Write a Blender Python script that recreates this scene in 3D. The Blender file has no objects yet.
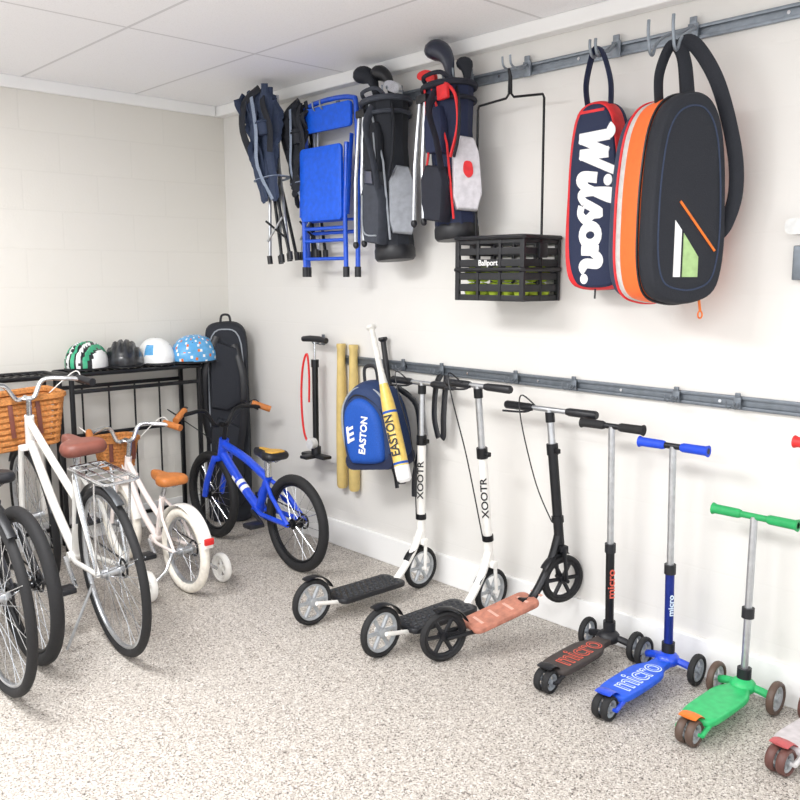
import bpy, math, random, bmesh
from mathutils import Vector as V, Matrix
random.seed(4)
pi=math.pi
COL=bpy.context.scene.collection
bpy.context.scene.view_settings.view_transform='Standard'
rad=math.radians
T=Matrix.Translation
def RX(a): return Matrix.Rotation(rad(a),4,'X')
def RY(a): return Matrix.Rotation(rad(a),4,'Y')
def RZ(a): return Matrix.Rotation(rad(a),4,'Z')
# ---------------------------------------------------------------- materials
def lin(h):
    h=h.lstrip('#'); o=[]
    for i in (0,2,4):
        c=int(h[i:i+2],16)/255; o.append(c/12.92 if c<=.04045 else ((c+.055)/1.055)**2.4)
    return o
MC={}
def mat(name,hx,rough=.5,metal=0.,var=.12,scale=40,bump=0.,coat=0.):
    if name in MC: return MC[name]
    m=bpy.data.materials.new(name); m.use_nodes=True; nt=m.node_tree; N=nt.nodes; L=nt.links
    b=N['Principled BSDF']; c=lin(hx)
    tc=N.new('ShaderNodeTexCoord'); nz=N.new('ShaderNodeTexNoise'); nz.inputs['Scale'].default_value=scale; nz.inputs['Detail'].default_value=3
    L.new(tc.outputs['Object'],nz.inputs['Vector'])
    r=N.new('ShaderNodeValToRGB'); r.color_ramp.elements[0].position=.3; r.color_ramp.elements[1].position=.7
    r.color_ramp.elements[0].color=[x*(1-var) for x in c]+[1]; r.color_ramp.elements[1].color=[min(1,x*(1+var)) for x in c]+[1]
    L.new(nz.outputs['Fac'],r.inputs['Fac']); L.new(r.outputs['Color'],b.inputs['Base Color'])
    b.inputs['Roughness'].default_value=rough; b.inputs['Metallic'].default_value=metal
    b.inputs['Coat Weight'].default_value=coat
    if bump:
        bp=N.new('ShaderNodeBump'); bp.inputs['Strength'].default_value=bump; bp.inputs['Distance'].default_value=.002
        L.new(nz.outputs['Fac'],bp.inputs['Height']); L.new(bp.outputs['Normal'],b.inputs['Normal'])
    MC[name]=m; return m
black=mat('black_plastic','1c1d22',.45)
rubber=mat('black_rubber','1e1e20',.75,bump=.3,scale=120)
softblack=mat('black_fabric','21242c',.8,bump=.5,scale=200)
charcoal=mat('charcoal_fabric','313d56',.75,bump=.5,scale=150)
midfab=mat('grey_blue_fabric','8d99ad',.75,bump=.3,scale=150)
navy=mat('navy_fabric','1c2645',.75,bump=.4,scale=200)
darkmetal=mat('black_metal','18191d',.4,.3)
chrome=mat('polished_steel','d6d9dd',.22,1.)
alu=mat('brushed_aluminium','c6c9cd',.35,.9)
galv=mat('galvanised_steel','878f98',.4,.5)
galvd=mat('dull_steel','757c84',.45,.5)
white=mat('white_gloss_paint','f6f4ef',.3,coat=.4,var=.03)
whitef=mat('white_fabric','f4f4f4',.8,var=.03)
red=mat('red_fabric','dc2a30',.6)
redm=mat('red_plastic','dc2c2c',.4)
orange=mat('orange_fabric','ff7434',.6,var=.05)
orangep=mat('orange_plastic','ee7a2a',.4)
tan=mat('tan_leather','bf7438',.5,bump=.2)
brown=mat('brown_leather','744034',.5,bump=.2)
wicker=mat('wicker','c07f44',.7,var=.35,scale=90,bump=.8)
blue=mat('blue_paint','174ad6',.35,coat=.5)
bluef=mat('blue_fabric','1450ae',.7,bump=.3,scale=160)
bluec=mat('blue_vinyl','0c5ce0',.45)
bluegrip=mat('blue_rubber','1748d0',.6)
lblue=mat('light_blue_plastic','5eaae0',.35,coat=.4)
green=mat('green_plastic','2fb86c',.4)
greeng=mat('green_rubber','25a25c',.55)
lime=mat('lime_fabric','a9c98a',.6)
felt=mat('tennis_felt','c8e04a',.95,bump=.6,scale=300)
wood=mat('pale_wood','d6bc78',.45,var=.1,scale=18)
gripbrown=mat('brown_urethane','5a483e',.5)
greyhub=mat('grey_hub','b4b8bc',.4,.3)
copper=mat('copper_griptape','b87a66',.6,var=.2,scale=40)
paleblue=mat('pale_blue_print','d6e6ff',.5)
silverw=mat('silver_white_paint','d8d6d6',.35,.2)
redprint=mat('red_print','d8604e',.6)
greymark=mat('grey_print','9aa0a8',.6)
# ---------------------------------------------------------------- geometry
def crv(pts,k=6):
    P=[V(p) for p in pts]; o=[]
    for i in range(len(P)-1):
        a=P[max(i-1,0)];b=P[i];c=P[i+1];d=P[min(i+2,len(P)-1)]
        for j in range(k):
            t=j/k; o.append(.5*((2*b)+(-a+c)*t+(2*a-5*b+4*c-d)*t*t+(-a+3*b-3*c+d)*t**3))
    o.append(P[-1]); return o
def crv2(pts,k=5):
    P=[V((p[0],p[1],0)) for p in pts]; n=len(P); o=[]
    for i in range(n):
        a=P[i-1];b=P[i];c=P[(i+1)%n];d=P[(i+2)%n]
        for j in range(k):
            t=j/k; q=.5*((2*b)+(-a+c)*t+(2*a-5*b+4*c-d)*t*t+(-a+3*b-3*c+d)*t**3); o.append((q.x,q.y))
    return o
def rrect(w,h,r,n=4,cx=0,cz=0):
    o=[]
    for sx,sz,a0 in ((1,1,0),(-1,1,90),(-1,-1,180),(1,-1,270)):
        for i in range(n+1):
            a=rad(a0+90*i/n); o.append((cx+sx*(w/2-r)+r*math.cos(a),cz+sz*(h/2-r)+r*math.sin(a)))
    return o
class G:
    def __init__(s,M=None): s.v=[];s.f=[];s.m=[];s.M=M or Matrix()
    def add(s,vs,fs,mi=0):
        o=len(s.v); s.v+=[s.M@V(p) for p in vs]; s.f+=[[i+o for i in f] for f in fs]
        s.m+=(list(mi) if isinstance(mi,(list,tuple)) else [mi]*len(fs)); return s
    def tube(s,pts,r,n=8,closed=False,mi=0,flat=(1,1),up=None):
        P=[V(p) for p in pts]; N=len(P); rs=list(r) if isinstance(r,(list,tuple)) else [r]*N
        Ts=[]
        for i in range(N):
            t=(P[(i+1)%N]-P[i-1]) if closed else (P[min(i+1,N-1)]-P[max(i-1,0)])
            Ts.append(t.normalized() if t.length>1e-9 else V((0,0,1)))
        a=V(up) if up else (V((0,0,1)) if abs(Ts[0].z)<.9 else V((1,0,0)))
        nr=(a-Ts[0]*a.dot(Ts[0])).normalized(); vs=[];fs=[]
        for i in range(N):
            t=Ts[i]; nr=nr-t*nr.dot(t)
            nr=nr.normalized() if nr.length>1e-6 else t.orthogonal().normalized()
            b=t.cross(nr)
            for j in range(n):
                q=2*pi*j/n; vs.append(P[i]+(nr*math.cos(q)*flat[0]+b*math.sin(q)*flat[1])*rs[i])
        for i in range(N if closed else N-1):
            k=(i+1)%N
            for j in range(n):
                l=(j+1)%n; fs.append([i*n+j,i*n+l,k*n+l,k*n+j])
        if not closed: fs.append(list(range(n))[::-1]); fs.append([(N-1)*n+j for j in range(n)])
        return s.add(vs,fs,mi)
    def cyl(s,a,b,r,r2=None,n=14,mi=0): return s.tube([a,b],[r,r if r2 is None else r2],n,mi=mi)
    def ring(s,c,ax,R,r,n=8,N=36,mi=0,a0=0,a1=360,flat=(1,1)):
        c=V(c); ax=V(ax).normalized(); u=ax.orthogonal().normalized(); w=ax.cross(u)
        if abs(ax.y)>.9: u=V((1,0,0)); w=V((0,0,1))
        full=abs(a1-a0)>=360; M=N if full else N+1
        pts=[c+(u*math.cos(rad(a0+(a1-a0)*i/N))+w*math.sin(rad(a0+(a1-a0)*i/N)))*R for i in range(M)]
        return s.tube(pts,r,n,closed=full,mi=mi,flat=flat,up=ax)
    def box(s,c,sz,bev=0,M=None,mi=0):
        bm=bmesh.new(); bmesh.ops.create_cube(bm,size=1)
        bmesh.ops.scale(bm,vec=V(sz),verts=bm.verts)
        if bev: bmesh.ops.bevel(bm,geom=list(bm.edges),offset=min(bev,min(sz)*.49),segments=2,affect='EDGES',profile=.5)
        bm.verts.index_update(); A=T(V(c))@(M or Matrix())
        s.add([A@v.co for v in bm.verts],[[v.index for v in f.verts] for f in bm.faces],mi); bm.free(); return s
    def pillow(s,out,t,edge=.25,L=4,mi=0,M=None,y0=0):
        A=M or Matrix(); n=len(out); cx=sum(p[0] for p in out)/n; cz=sum(p[1] for p in out)/n
        w=min(max(p[0] for p in out)-min(p[0] for p in out),max(p[1] for p in out)-min(p[1] for p in out))/2
        lay=[]
        for i in range(2*L+1):
            a=-pi/2+pi*i/(2*L); lay.append((math.sin(a)*t/2,1-(1-math.cos(a))*edge))
        lay=[(-t/2*1.0,(1-edge)*.6)]+lay+[(t/2,(1-edge)*.6)]
        vs=[];fs=[]
        for y,k in lay:
            ox=w*(1-k)
            for p in out:
                dx=p[0]-cx;dz=p[1]-cz; l=math.hypot(dx,dz) or 1
                q=max(0.02,(l-ox)/l) if l>ox else .02
                vs.append(A@V((cx+dx*q,y+y0,cz+dz*q)))
        for i in range(len(lay)-1):
            for j in range(n):
                l=(j+1)%n; fs.append([i*n+j,i*n+l,(i+1)*n+l,(i+1)*n+j])
        fs.append(list(range(n))[::-1]); fs.append([(len(lay)-1)*n+j for j in range(n)])
        return s.add(vs,fs,mi)
    def prism(s,out,y0,y1,M=None,mi=0):
        A=M or Matrix(); n=len(out)
        vs=[A@V((p[0],y0,p[1])) for p in out]+[A@V((p[0],y1,p[1])) for p in out]
        fs=[[j,(j+1)%n,(j+1)%n+n,j+n] for j in range(n)]+[list(range(n))[::-1],[n+j for j in range(n)]]
        return s.add(vs,fs,mi)
    def lathe(s,prof,a=(0,0,0),ax=(0,0,1),n=18,mi=0,flat=(1,1),up=None):
        a=V(a); ax=V(ax).normalized(); pr=[(a+ax*h,r) for r,h in prof]
        u=(V(up) if up else ax.orthogonal()).normalized(); w=ax.cross(u); vs=[];fs=[]
        for p,r in pr:
            for j in range(n):
                q=2*pi*j/n; vs.append(p+(u*math.cos(q)*flat[0]+w*math.sin(q)*flat[1])*max(r,1e-4))
        for i in range(len(pr)-1):
            for j in range(n):
                l=(j+1)%n; fs.append([i*n+j,i*n+l,(i+1)*n+l,(i+1)*n+j])
        fs.append(list(range(n))[::-1]); fs.append([(len(pr)-1)*n+j for j in range(n)])
        return s.add(vs,fs,mi)
    def ell(s,c,r,M=None,n=16,m=10,mi=0):
        A=T(V(c))@(M or Matrix()); vs=[];fs=[]
        for i in range(m+1):
            a=-pi/2+pi*i/m
            for j in range(n):
                q=2*pi*j/n; k=max(math.cos(a),.001); vs.append(A@V((r[0]*k*math.cos(q),r[1]*k*math.sin(q),r[2]*math.sin(a))))
        for i in range(m):
            for j in range(n):
                l=(j+1)%n; fs.append([i*n+j,i*n+l,(i+1)*n+l,(i+1)*n+j])
        return s.add(vs,fs,mi)
def thing(name,label,cat,M,group=None):
    o=bpy.data.objects.new(name,None); o.empty_display_size=.1; COL.objects.link(o); o.matrix_world=M
    o['label']=label; o['category']=cat
    if group: o['group']=group
    return o
def meshobj(name,g,mats,smooth=True,ang=38):
    me=bpy.data.meshes.new(name); me.from_pydata([tuple(v) for v in g.v],[],g.f)
    mats=mats if isinstance(mats,(list,tuple)) else [mats]
    for m in mats: me.materials.append(m)
    me.polygons.foreach_set('material_index',g.m)
    me.validate(); me.update()
    bm=bmesh.new(); bm.from_mesh(me); bmesh.ops.recalc_face_normals(bm,faces=bm.faces); bm.to_mesh(me); bm.free()
    if smooth:
        me.shade_smooth(); me.set_sharp_from_angle(angle=rad(ang))
    o=bpy.data.objects.new(name,me); COL.objects.link(o); return o
def part(par,name,g,mats,label=None,M=None,ang=38):
    o=meshobj(name,g,mats,ang=ang); o.parent=par
    if M is not None: o.matrix_local=M
    if label: o['label']=label
    return o
def text(par,name,s,size,M,m,ext=.0008,off=0.,label=None,sx=1.,shear=0.):
    cu=bpy.data.curves.new(name,'FONT'); cu.body=s; cu.size=size; cu.extrude=ext; cu.offset=off; cu.shear=shear; cu.align_x='CENTER'; cu.align_y='CENTER'
    o=bpy.data.objects.new(name,cu); COL.objects.link(o); dg=bpy.context.evaluated_depsgraph_get(); dg.update()
    me=bpy.data.meshes.new_from_object(o.evaluated_get(dg)); bpy.data.objects.remove(o); me.name=name
    me.materials.clear(); me.materials.append(m)
    q=bpy.data.objects.new(name,me); COL.objects.link(q); q.parent=par; q.matrix_local=M@Matrix.Diagonal((sx,1,1,1))
    if label: q['label']=label
    return q
def struct(name,g,m):
    o=meshobj(name,g,m,smooth=False); o['kind']='structure'; return o
# ---------------------------------------------------------------- camera
C=V((-2.869,-4.629,1.455)); f=860
th=math.atan(123/860); ph=rad(43)
F=V((math.sin(ph)*math.cos(th),math.cos(ph)*math.cos(th),-math.sin(th)))
Rv=V((math.cos(ph),-math.sin(ph),0)); U=Rv.cross(F)
cam=bpy.data.cameras.new('camera'); co=bpy.data.objects.new('camera',cam); COL.objects.link(co)
cam.lens=38.7; cam.sensor_width=36
Mx=Matrix((Rv,U,-F)).transposed().to_4x4(); Mx.translation=C; co.matrix_world=Mx
bpy.context.scene.camera=co
# ---------------------------------------------------------------- room
H=2.455
def shell_mat(name,hx,kind):
    m=bpy.data.materials.new(name); m.use_nodes=True; nt=m.node_tree; N=nt.nodes; L=nt.links; b=N['Principled BSDF']
    geo=N.new('ShaderNodeNewGeometry'); c=lin(hx); b.inputs['Roughness'].default_value=.6
    if kind in('bx','by'):
        sp=N.new('ShaderNodeSeparateXYZ'); cb=N.new('ShaderNodeCombineXYZ'); L.new(geo.outputs['Position'],sp.inputs[0])
        L.new(sp.outputs['X' if kind=='bx' else 'Y'],cb.inputs['X']); L.new(sp.outputs['Z'],cb.inputs['Y'])
        br=N.new('ShaderNodeTexBrick'); L.new(cb.outputs[0],br.inputs['Vector']); br.inputs['Scale'].default_value=1
        br.inputs['Brick Width'].default_value=.4; br.inputs['Row Height'].default_value=.2; br.inputs['Mortar Size'].default_value=.005; br.inputs['Mortar Smooth'].default_value=.6
        k=.965 if kind=='bx' else .99
        br.inputs['Color1'].default_value=c+[1]; br.inputs['Color2'].default_value=[x*.99 for x in c]+[1]; br.inputs['Mortar'].default_value=[x*k for x in c]+[1]
        nz=N.new('ShaderNodeTexNoise'); nz.inputs['Scale'].default_value=90; L.new(geo.outputs['Position'],nz.inputs['Vector'])
        mx=N.new('ShaderNodeMath'); mx.operation='MULTIPLY_ADD'; L.new(br.outputs['Fac'],mx.inputs[0]); mx.inputs[1].default_value=-1.; L.new(nz.outputs['Fac'],mx.inputs[2])
        bp=N.new('ShaderNodeBump'); bp.inputs['Strength'].default_value=.2 if kind=='bx' else .1; bp.inputs['Distance'].default_value=.003
        L.new(mx.outputs[0],bp.inputs['Height']); L.new(bp.outputs[0],b.inputs['Normal']); L.new(br.outputs['Color'],b.inputs['Base Color'])
    if kind=='ceil':
        mp=N.new('ShaderNodeMapping'); mp.inputs['Location'].default_value=(.57,1.2,0); L.new(geo.outputs['Position'],mp.inputs['Vector'])
        br=N.new('ShaderNodeTexBrick'); L.new(mp.outputs[0],br.inputs['Vector']); br.offset=0; br.inputs['Scale'].default_value=1
        br.inputs['Brick Width'].default_value=.61; br.inputs['Row Height'].default_value=1.22; br.inputs['Mortar Size'].default_value=.008; br.inputs['Mortar Smooth'].default_value=.2
        nz=N.new('ShaderNodeTexNoise'); nz.inputs['Scale'].default_value=160; nz.inputs['Detail'].default_value=6; L.new(geo.outputs['Position'],nz.inputs['Vector'])
        r=N.new('ShaderNodeValToRGB'); r.color_ramp.elements[0].position=.35; r.color_ramp.elements[1].position=.5
        r.color_ramp.elements[0].color=[x*.93 for x in c]+[1]; r.color_ramp.elements[1].color=c+[1]; L.new(nz.outputs['Fac'],r.inputs['Fac'])
        L.new(r.outputs[0],br.inputs['Color1']); L.new(r.outputs[0],br.inputs['Color2']); br.inputs['Mortar'].default_value=[x*.74 for x in c]+[1]
        L.new(br.outputs['Color'],b.inputs['Base Color']); b.inputs['Roughness'].default_value=.9
    if kind=='floor':
        def vor(sc,els):
            v=N.new('ShaderNodeTexVoronoi'); v.inputs['Scale'].default_value=sc; L.new(geo.outputs['Position'],v.inputs['Vector'])
            sp=N.new('ShaderNodeSeparateColor'); L.new(v.outputs['Color'],sp.inputs[0])
            r=N.new('ShaderNodeValToRGB'); r.color_ramp.interpolation='CONSTANT'; e=r.color_ramp.elements
            e[0].position=0; e[0].color=lin(els[0][1])+[1]; e[1].position=els[1][0]; e[1].color=lin(els[1][1])+[1]
            for p,h in els[2:]:
                x=e.new(p); x.color=lin(h)+[1]
            L.new(sp.outputs[0],r.inputs['Fac']); return v,sp,r
        v1,s1,r1=vor(175,[(0,'b3aca4'),(.3,'cac4bc'),(.55,'9d958d'),(.7,'e0dbd5'),(.82,'827972'),(.93,'514a46')])
        v2,s2,r2=vor(290,[(0,'bdb6ae'),(.4,'d5cfc8'),(.62,'948c84'),(.78,'b1aaa1'),(.9,'47413e')])
        mx=N.new('ShaderNodeMix'); mx.data_type='RGBA'; cm=N.new('ShaderNodeMath'); cm.operation='GREATER_THAN'; cm.inputs[1].default_value=.5
        L.new(s2.outputs[1],cm.inputs[0]); L.new(cm.outputs[0],mx.inputs['Factor']); L.new(r1.outputs[0],mx.inputs['A']); L.new(r2.outputs[0],mx.inputs['B'])
        L.new(mx.outputs['Result'],b.inputs['Base Color']); b.inputs['Roughness'].default_value=.5
        bp=N.new('ShaderNodeBump'); bp.inputs['Strength'].default_value=.15; bp.inputs['Distance'].default_value=.001; L.new(v1.outputs['Distance'],bp.inputs['Height']); L.new(bp.outputs[0],b.inputs['Normal'])
    if kind=='plain': b.inputs['Base Color'].default_value=c+[1]; b.inputs['Roughness'].default_value=.4
    return m
struct('floor',G().box((-2.5,-3,-.05),(5.4,6.6,.1)),shell_mat('flake_floor','cccccc','floor'))
struct('ceiling',G().box((-2.5,-3,H+.05),(5.4,6.6,.1)),shell_mat('ceiling_tile','fafafc','ceil'))
struct('wall_back',G().box((-2.5,.05,H/2),(5.2,.1,H)),shell_mat('painted_block','e2dfd8','bx'))
struct('wall_right',G().box((.05,-2.95,H/2),(.1,6.1,H)),shell_mat('painted_wall','e3e1dd','by'))
trimm=shell_mat('trim_paint','f6f6f5','plain')
struct('baseboard_right',G().box((-.009,-3,.07),(.018,6,.14),.004),trimm)
struct('baseboard_back',G().box((-2.5,-.009,.07),(4.96,.018,.14),.004),trimm)
struct('trim_1',G().box((-.03,-3,H-.03),(.06,6,.06),.006),trimm)
struct('trim_2',G().box((-2.5,-.012,H-.03),(4.87,.024,.06),.004),trimm)
# lights
def area(name,loc,sx,sy,e,rot=(0,0,0),col=(1,1,1)):
    l=bpy.data.lights.new(name,'AREA'); l.shape='RECTANGLE'; l.size=sx; l.size_y=sy; l.energy=e; l.color=col
    o=bpy.data.objects.new(name,l); COL.objects.link(o); o.location=loc; o.rotation_euler=rot
area('ceiling_light',(-2.3,-1.9,2.42),.6,1.2,70)
area('ceiling_light',(-2.3,-4.3,2.42),.6,1.2,34)
area('ceiling_light',(-4.2,-3.2,2.42),.6,1.2,58)
w=bpy.data.worlds.new('world'); bpy.context.scene.world=w; w.use_nodes=True
w.node_tree.nodes['Background'].inputs[0].default_value=(.975,.985,1,1); w.node_tree.nodes['Background'].inputs[1].default_value=1.7
# ---------------------------------------------------------------- wall helpers
def wallM(s,k,z,rz=0,ry=0,rx=0): return T(V((-k,-s,z)))@RZ(-90+rz)@RY(ry)@RX(rx)
def hang(name,label,cat,s,k,z,rz=0,ry=0,rx=0,group=None): return thing(name,label,cat,wallM(s,k,z,rz,ry,rx),group)
# rails
def rail(s0,s1,z,label,m):
    t=hang('wall_rail',label,'rail',s0,0,z)
    g=G(); L=s1-s0
    g.box((L/2,-.004,0),(L,.008,.046),.001); g.box((L/2,-.010,.0215),(L,.012,.004),.001); g.box((L/2,-.010,-.0215),(L,.012,.004),.001)
    g.box((L/2,-.016,.017),(L,.003,.01),.001); g.box((L/2,-.016,-.017),(L,.003,.01),.001)
    part(t,'track',g,m)
    x=.12
    while x<L-.05:
        part(t,'mounting_screw',G().cyl((x,-.008,0),(x,-.012,0),.006,n=10),chrome); x+=.4
rail(.45,4.2,2.285,'galvanised steel storage track high on the wall',galv)
rail(1.09,4.2,1.025,'dull grey steel storage track at waist height',galvd)
def hook(s,z,reach=.14,wd=.03,lab='galvanised steel hook clipped on the wall track',small=False,drop=0):
    t=hang('wall_hook',lab,'hook',s,.02,z,group='hooks on the wall tracks')
    sc=.6 if small else .85
    part(t,'bracket',G().box((0,-.004,0),(.045*sc,.01,.07*sc),.003).box((0,-.004,.045*sc),(.03*sc,.01,.03*sc),.002),galvd if small else galv)
    for sx in (-wd,wd):
        if small: part(t,'prong',G().tube(crv([(sx*.5,-.006,.0),(sx,-reach*.6,-.014),(sx,-reach,-.008),(sx,-reach-.004,.012)]),.003,8),galvd)
        elif drop: part(t,'prong',G().tube(crv([(0,-.006,.02),(sx*.6,-.04,.0),(sx,-reach*.5,-.02),(sx,-reach+.04,-drop*.6),(sx,-reach+.02,-drop),(sx,-reach,-drop*.9),(sx,-reach-.012,-drop*.3),(sx,-reach-.012,.01)]),.0055,8),galv)
        else: part(t,'prong',G().tube(crv([(0,-.006,.02),(sx*.6,-.03,.005),(sx,-.07,-.012),(sx,-reach+.02,-.012),(sx,-reach,.0),(sx,-reach-.005,.03)]),.0045,8),galv)
for s in (.62,1.12,1.58,2.02): hook(s,2.285)
hook(2.33,2.285,.13,.02); hook(2.745,2.285,.14,.012,drop=.045); hook(3.05,2.285,.2,.045,drop=.095)
hook(.975,1.115,.06,.02,'small grey steel hook on the wall',True)
for s in (1.6,1.86,2.30,2.60,3.05,3.28): hook(s,1.025,.06,.012,'small grey steel hook clipped on the lower wall track',True)
# ---------------------------------------------------------------- generic wheels
def bwheel(par,c,R,tr,tm,rm,nsp=32):
    c=V(c); w=part(par,'wheel',G().ring((0,0,0),(0,1,0),R-tr*2-.004,.009,8,48,flat=(1.1,.9)).cyl((0,-.045,0),(0,.045,0),.016,n=12).cyl((0,-.022,0),(0,-.026,0),.028).cyl((0,.022,0),(0,.026,0),.028).cyl((0,-.06,0),(0,.06,0),.005),rm,M=T(c))
    part(w,'tire',G().ring((0,0,0),(0,1,0),R-tr,tr,12,56,flat=(1,1)),tm)
    g=G()
    for i in range(nsp):
        a=2*pi*i/nsp; b=a+(.5 if (i//2)%2 else -.5); sd=1 if i%2 else -1
        g.tube([(math.cos(b)*.024,sd*.024,math.sin(b)*.024),(math.cos(a)*(R-tr*2),0,math.sin(a)*(R-tr*2))],.0013,4)
    part(w,'spokes',g,chrome); return w
def kwheel(par,c,R,w,tm,hm,ns=5,name='wheel',tk=.16):
    o=part(par,name,G().lathe([(R*.18,-w/2),(R*.2,w/2)],ax=(0,1,0)).ring((0,0,0),(0,1,0),R*(1-2*tk),w*.3,8,30),hm,M=T(V(c)))
    g=G()
    for i in range(ns):
        a=2*pi*i/ns; g.tube([(0,0,0),(math.cos(a)*R*(1-2*tk),0,math.sin(a)*R*(1-2*tk))],R*.09,6)
    part(o,'spokes',g,hm)
    part(o,'tire',G().ring((0,0,0),(0,1,0),R*(1-tk),R*tk,10,36,flat=(max(.8,w/(R*tk*2)),1)),tm)
    return o
# ---------------------------------------------------------------- bicycles
def saddle(par,c,s,m,tilt=0,m2=None):
    out=crv2([(-.13*s,.0),(-.12*s,.07*s),(-.05*s,.08*s),(.02*s,.035*s),(.12*s,.018*s),(.14*s,0),(.12*s,-.018*s),(.02*s,-.035*s),(-.05*s,-.08*s),(-.12*s,-.07*s)],4)
    o=part(par,'saddle',G(RX(90)).pillow(out,.05*s,.3,4),m,M=T(V(c))@RY(tilt))
    if m2: part(o,'saddle_cover',G(T(V((-.02*s,0,.024*s)))@RX(90)).pillow([(p[0]*.75,p[1]*.7) for p in out],.012,.2,2),m2)
    for sd in(1,-1): part(o,'saddle_rail',G().tube([(-.1*s,sd*.02,-.02),(-.04,sd*.02,-.04),(.1*s,sd*.01,-.02)],.004,6),chrome)
def basket(par,c,w,d,h,m,n=9):
    g=G()
    for i in range(n):
        z=i/(n-1)*h; k=.8+.2*i/(n-1); o=rrect(d*k,w*k,.04,4)
        g.tube([(p[0],p[1],z) for p in o],.0125 if i<n-1 else .017,6,closed=True,flat=(.9,.6) if i<n-1 else (1,1))
    for i in range(26):
        o0=rrect(d*.8,w*.8,.04,4); o1=rrect(d,w,.04,4); j=i*len(o0)//26
        g.cyl((o0[j][0],o0[j][1],0),(o1[j][0],o1[j][1],h),.006,n=6)
    g.box((0,0,.0),(d*.76,w*.76,.012),.003)
    o=part(par,'basket',g,m,M=T(V(c)))
    for sd in(1,-1): part(o,'basket_strap',G().box((-d/2-.006,sd*.06,h*.6),(.006,.02,h*.7),.001),brown)
def bike(label,cat,loc,head,lean,p,name='bicycle'):
    t=thing(name,label,cat,T(V(loc))@RZ(head)@RX(lean))
    R=p['R'];wb=p['wb'];RA=V((0,0,R));FA=V((wb,0,R));fm=p['fm'];tr=p['tr'];tu=p.get('tube',.016)
    BB=V((p['bb'][0],0,p['bb'][1]));ST=V((p['st'][0],0,p['st'][1]));HB=V((p['hb'][0],0,p['hb'][1]));HT=V((p['ht'][0],0,p['ht'][1]))
    S=V((p['seat'][0],0,p['seat'][1]))
    g=G(); g.cyl(HB,HT,tu*1.25); g.cyl(ST,BB,tu)
    ax=(HB-HT).normalized()
    g.tube(crv([BB,(BB+HB)/2+V((0,0,-p.get('bow',0))),HB-ax*.02]),tu*1.15,10)
    j=ST.lerp(BB,p.get('step',.06)); g.tube(crv([j,(j+HT)/2+V((0,0,-p.get('bow',0))),HT+ax*.03]),tu,10)
    yw=tr+.025
    for sd in (1,-1):
        g.tube([BB+V((0,sd*.02,0)),BB.lerp(RA,.3)+V((0,sd*yw,0)),RA+V((0,sd*.055,0))],tu*.6,8)
        g.tube([ST.lerp(BB,.08)+V((0,sd*.012,0)),ST.lerp(RA,.4)+V((0,sd*yw,0)),RA+V((0,sd*.055,0))],tu*.5,8)
    g.cyl(BB+V((0,-.035,0)),BB+V((0,.035,0)),.021)
    part(t,'frame',g,fm)
    if p.get('decal'):
        d=(HB-BB)
        for a0,a1 in((.34,.40),(.44,.5),(.54,.62)):
            part(t,'frame_decal',G().tube([BB+d*a0,BB+d*a1],tu*1.18,10),p['decal'])
    g=G(); g.box(HB+ax*.01,(.03,2*yw+.02,.03),.006)
    for sd in (1,-1): g.tube(crv([HB+V((0,sd*yw,0)),HB.lerp(FA,.6)+V((.01,sd*(yw+.005),0)),FA+V((0,sd*.052,0))],4),tu*.75,8)
    part(t,'fork',g,p.get('forkm',fm))
    bwheel(t,RA,R,tr,p['tm'],p['rm'],p.get('nsp',32)); bwheel(t,FA,R,tr,p['tm'],p['rm'],p.get('nsp',32))
    part(t,'seat_post',G().cyl(ST,S-V((0,0,.03)),tu*.8),chrome)
    saddle(t,S,p.get('ss',1),p['sm'],0,p.get('sm2'))
    HC=HT-ax*p.get('stem',.08); bw=p['bw']; rise=p.get('rise',.05); sw=p.get('sweep',.15)
    part(t,'stem',G().cyl(HT,HC,.013).cyl(HC,HC+V((.05,0,.0)),.014),p.get('barm',chrome))
    B=HC+V((.05,0,0)); k=bw
    L=crv([B,B+V((0,.04,0)),B+V((.0,k*.35,rise)),B+V((-sw*.3,k*.7,rise)),B+V((-sw*.8,k*.92,rise*.9)),B+V((-sw*1.2,k,rise*.8))],5)
    Rr=[V((q.x,-q.y,q.z)) for q in L]
    part(t,'handlebar',G().tube(Rr[::-1]+L[1:],.011,8),p.get('barm',chrome))
    for Q in (L,Rr):
        e=Q[-1];d=(Q[-1]-Q[-4]).normalized(); part(t,'grip',G().tube([e-d*.09,e+d*.02],[.017,.018],10),p['gm'])
        if p.get('lever',1):
            a=e-d*.12; part(t,'brake_lever',G().tube(crv([a,a+V((.05,0,-.01)),a+V((.055,0,-.02))+d*.1],4),.006,6),black)
    for Q in (L,Rr):
        part(t,'brake_cable',G().tube(crv([Q[-6],Q[-6]+V((.12,0,.02)),HT+V((.09,.02 if Q is L else -.02,-.02)),HB+V((.02,0,.0))]),.0028,6),p.get('cabm',black))
    g=G(); cr=p.get('cr',.085)
    g.ring(BB+V((0,-.045,0)),(0,1,0),cr,.005,6,30)
    for i in range(5):
        a=2*pi*i/5; g.tube([BB+V((0,-.045,0)),BB+V((math.cos(a)*cr,-.045,math.sin(a)*cr))],.006,6)
    ca=p.get('crank',.17); aa=rad(p.get('cang',30)); d=V((math.cos(aa),0,math.sin(aa)))*ca
    g.tube([BB+V((0,-.055,0)),BB+d+V((0,-.065,0))],.01,8); g.tube([BB+V((0,.045,0)),BB-d+V((0,.06,0))],.01,8)
    ck=part(t,'crankset',g,p.get('crm',chrome))
    for q in (BB+d+V((0,-.115,0)),BB-d+V((0,.11,0))): part(ck,'pedal',G().box(q,(.075,.085,.022),.005),black)
    c2=.035; g=G()
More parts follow.
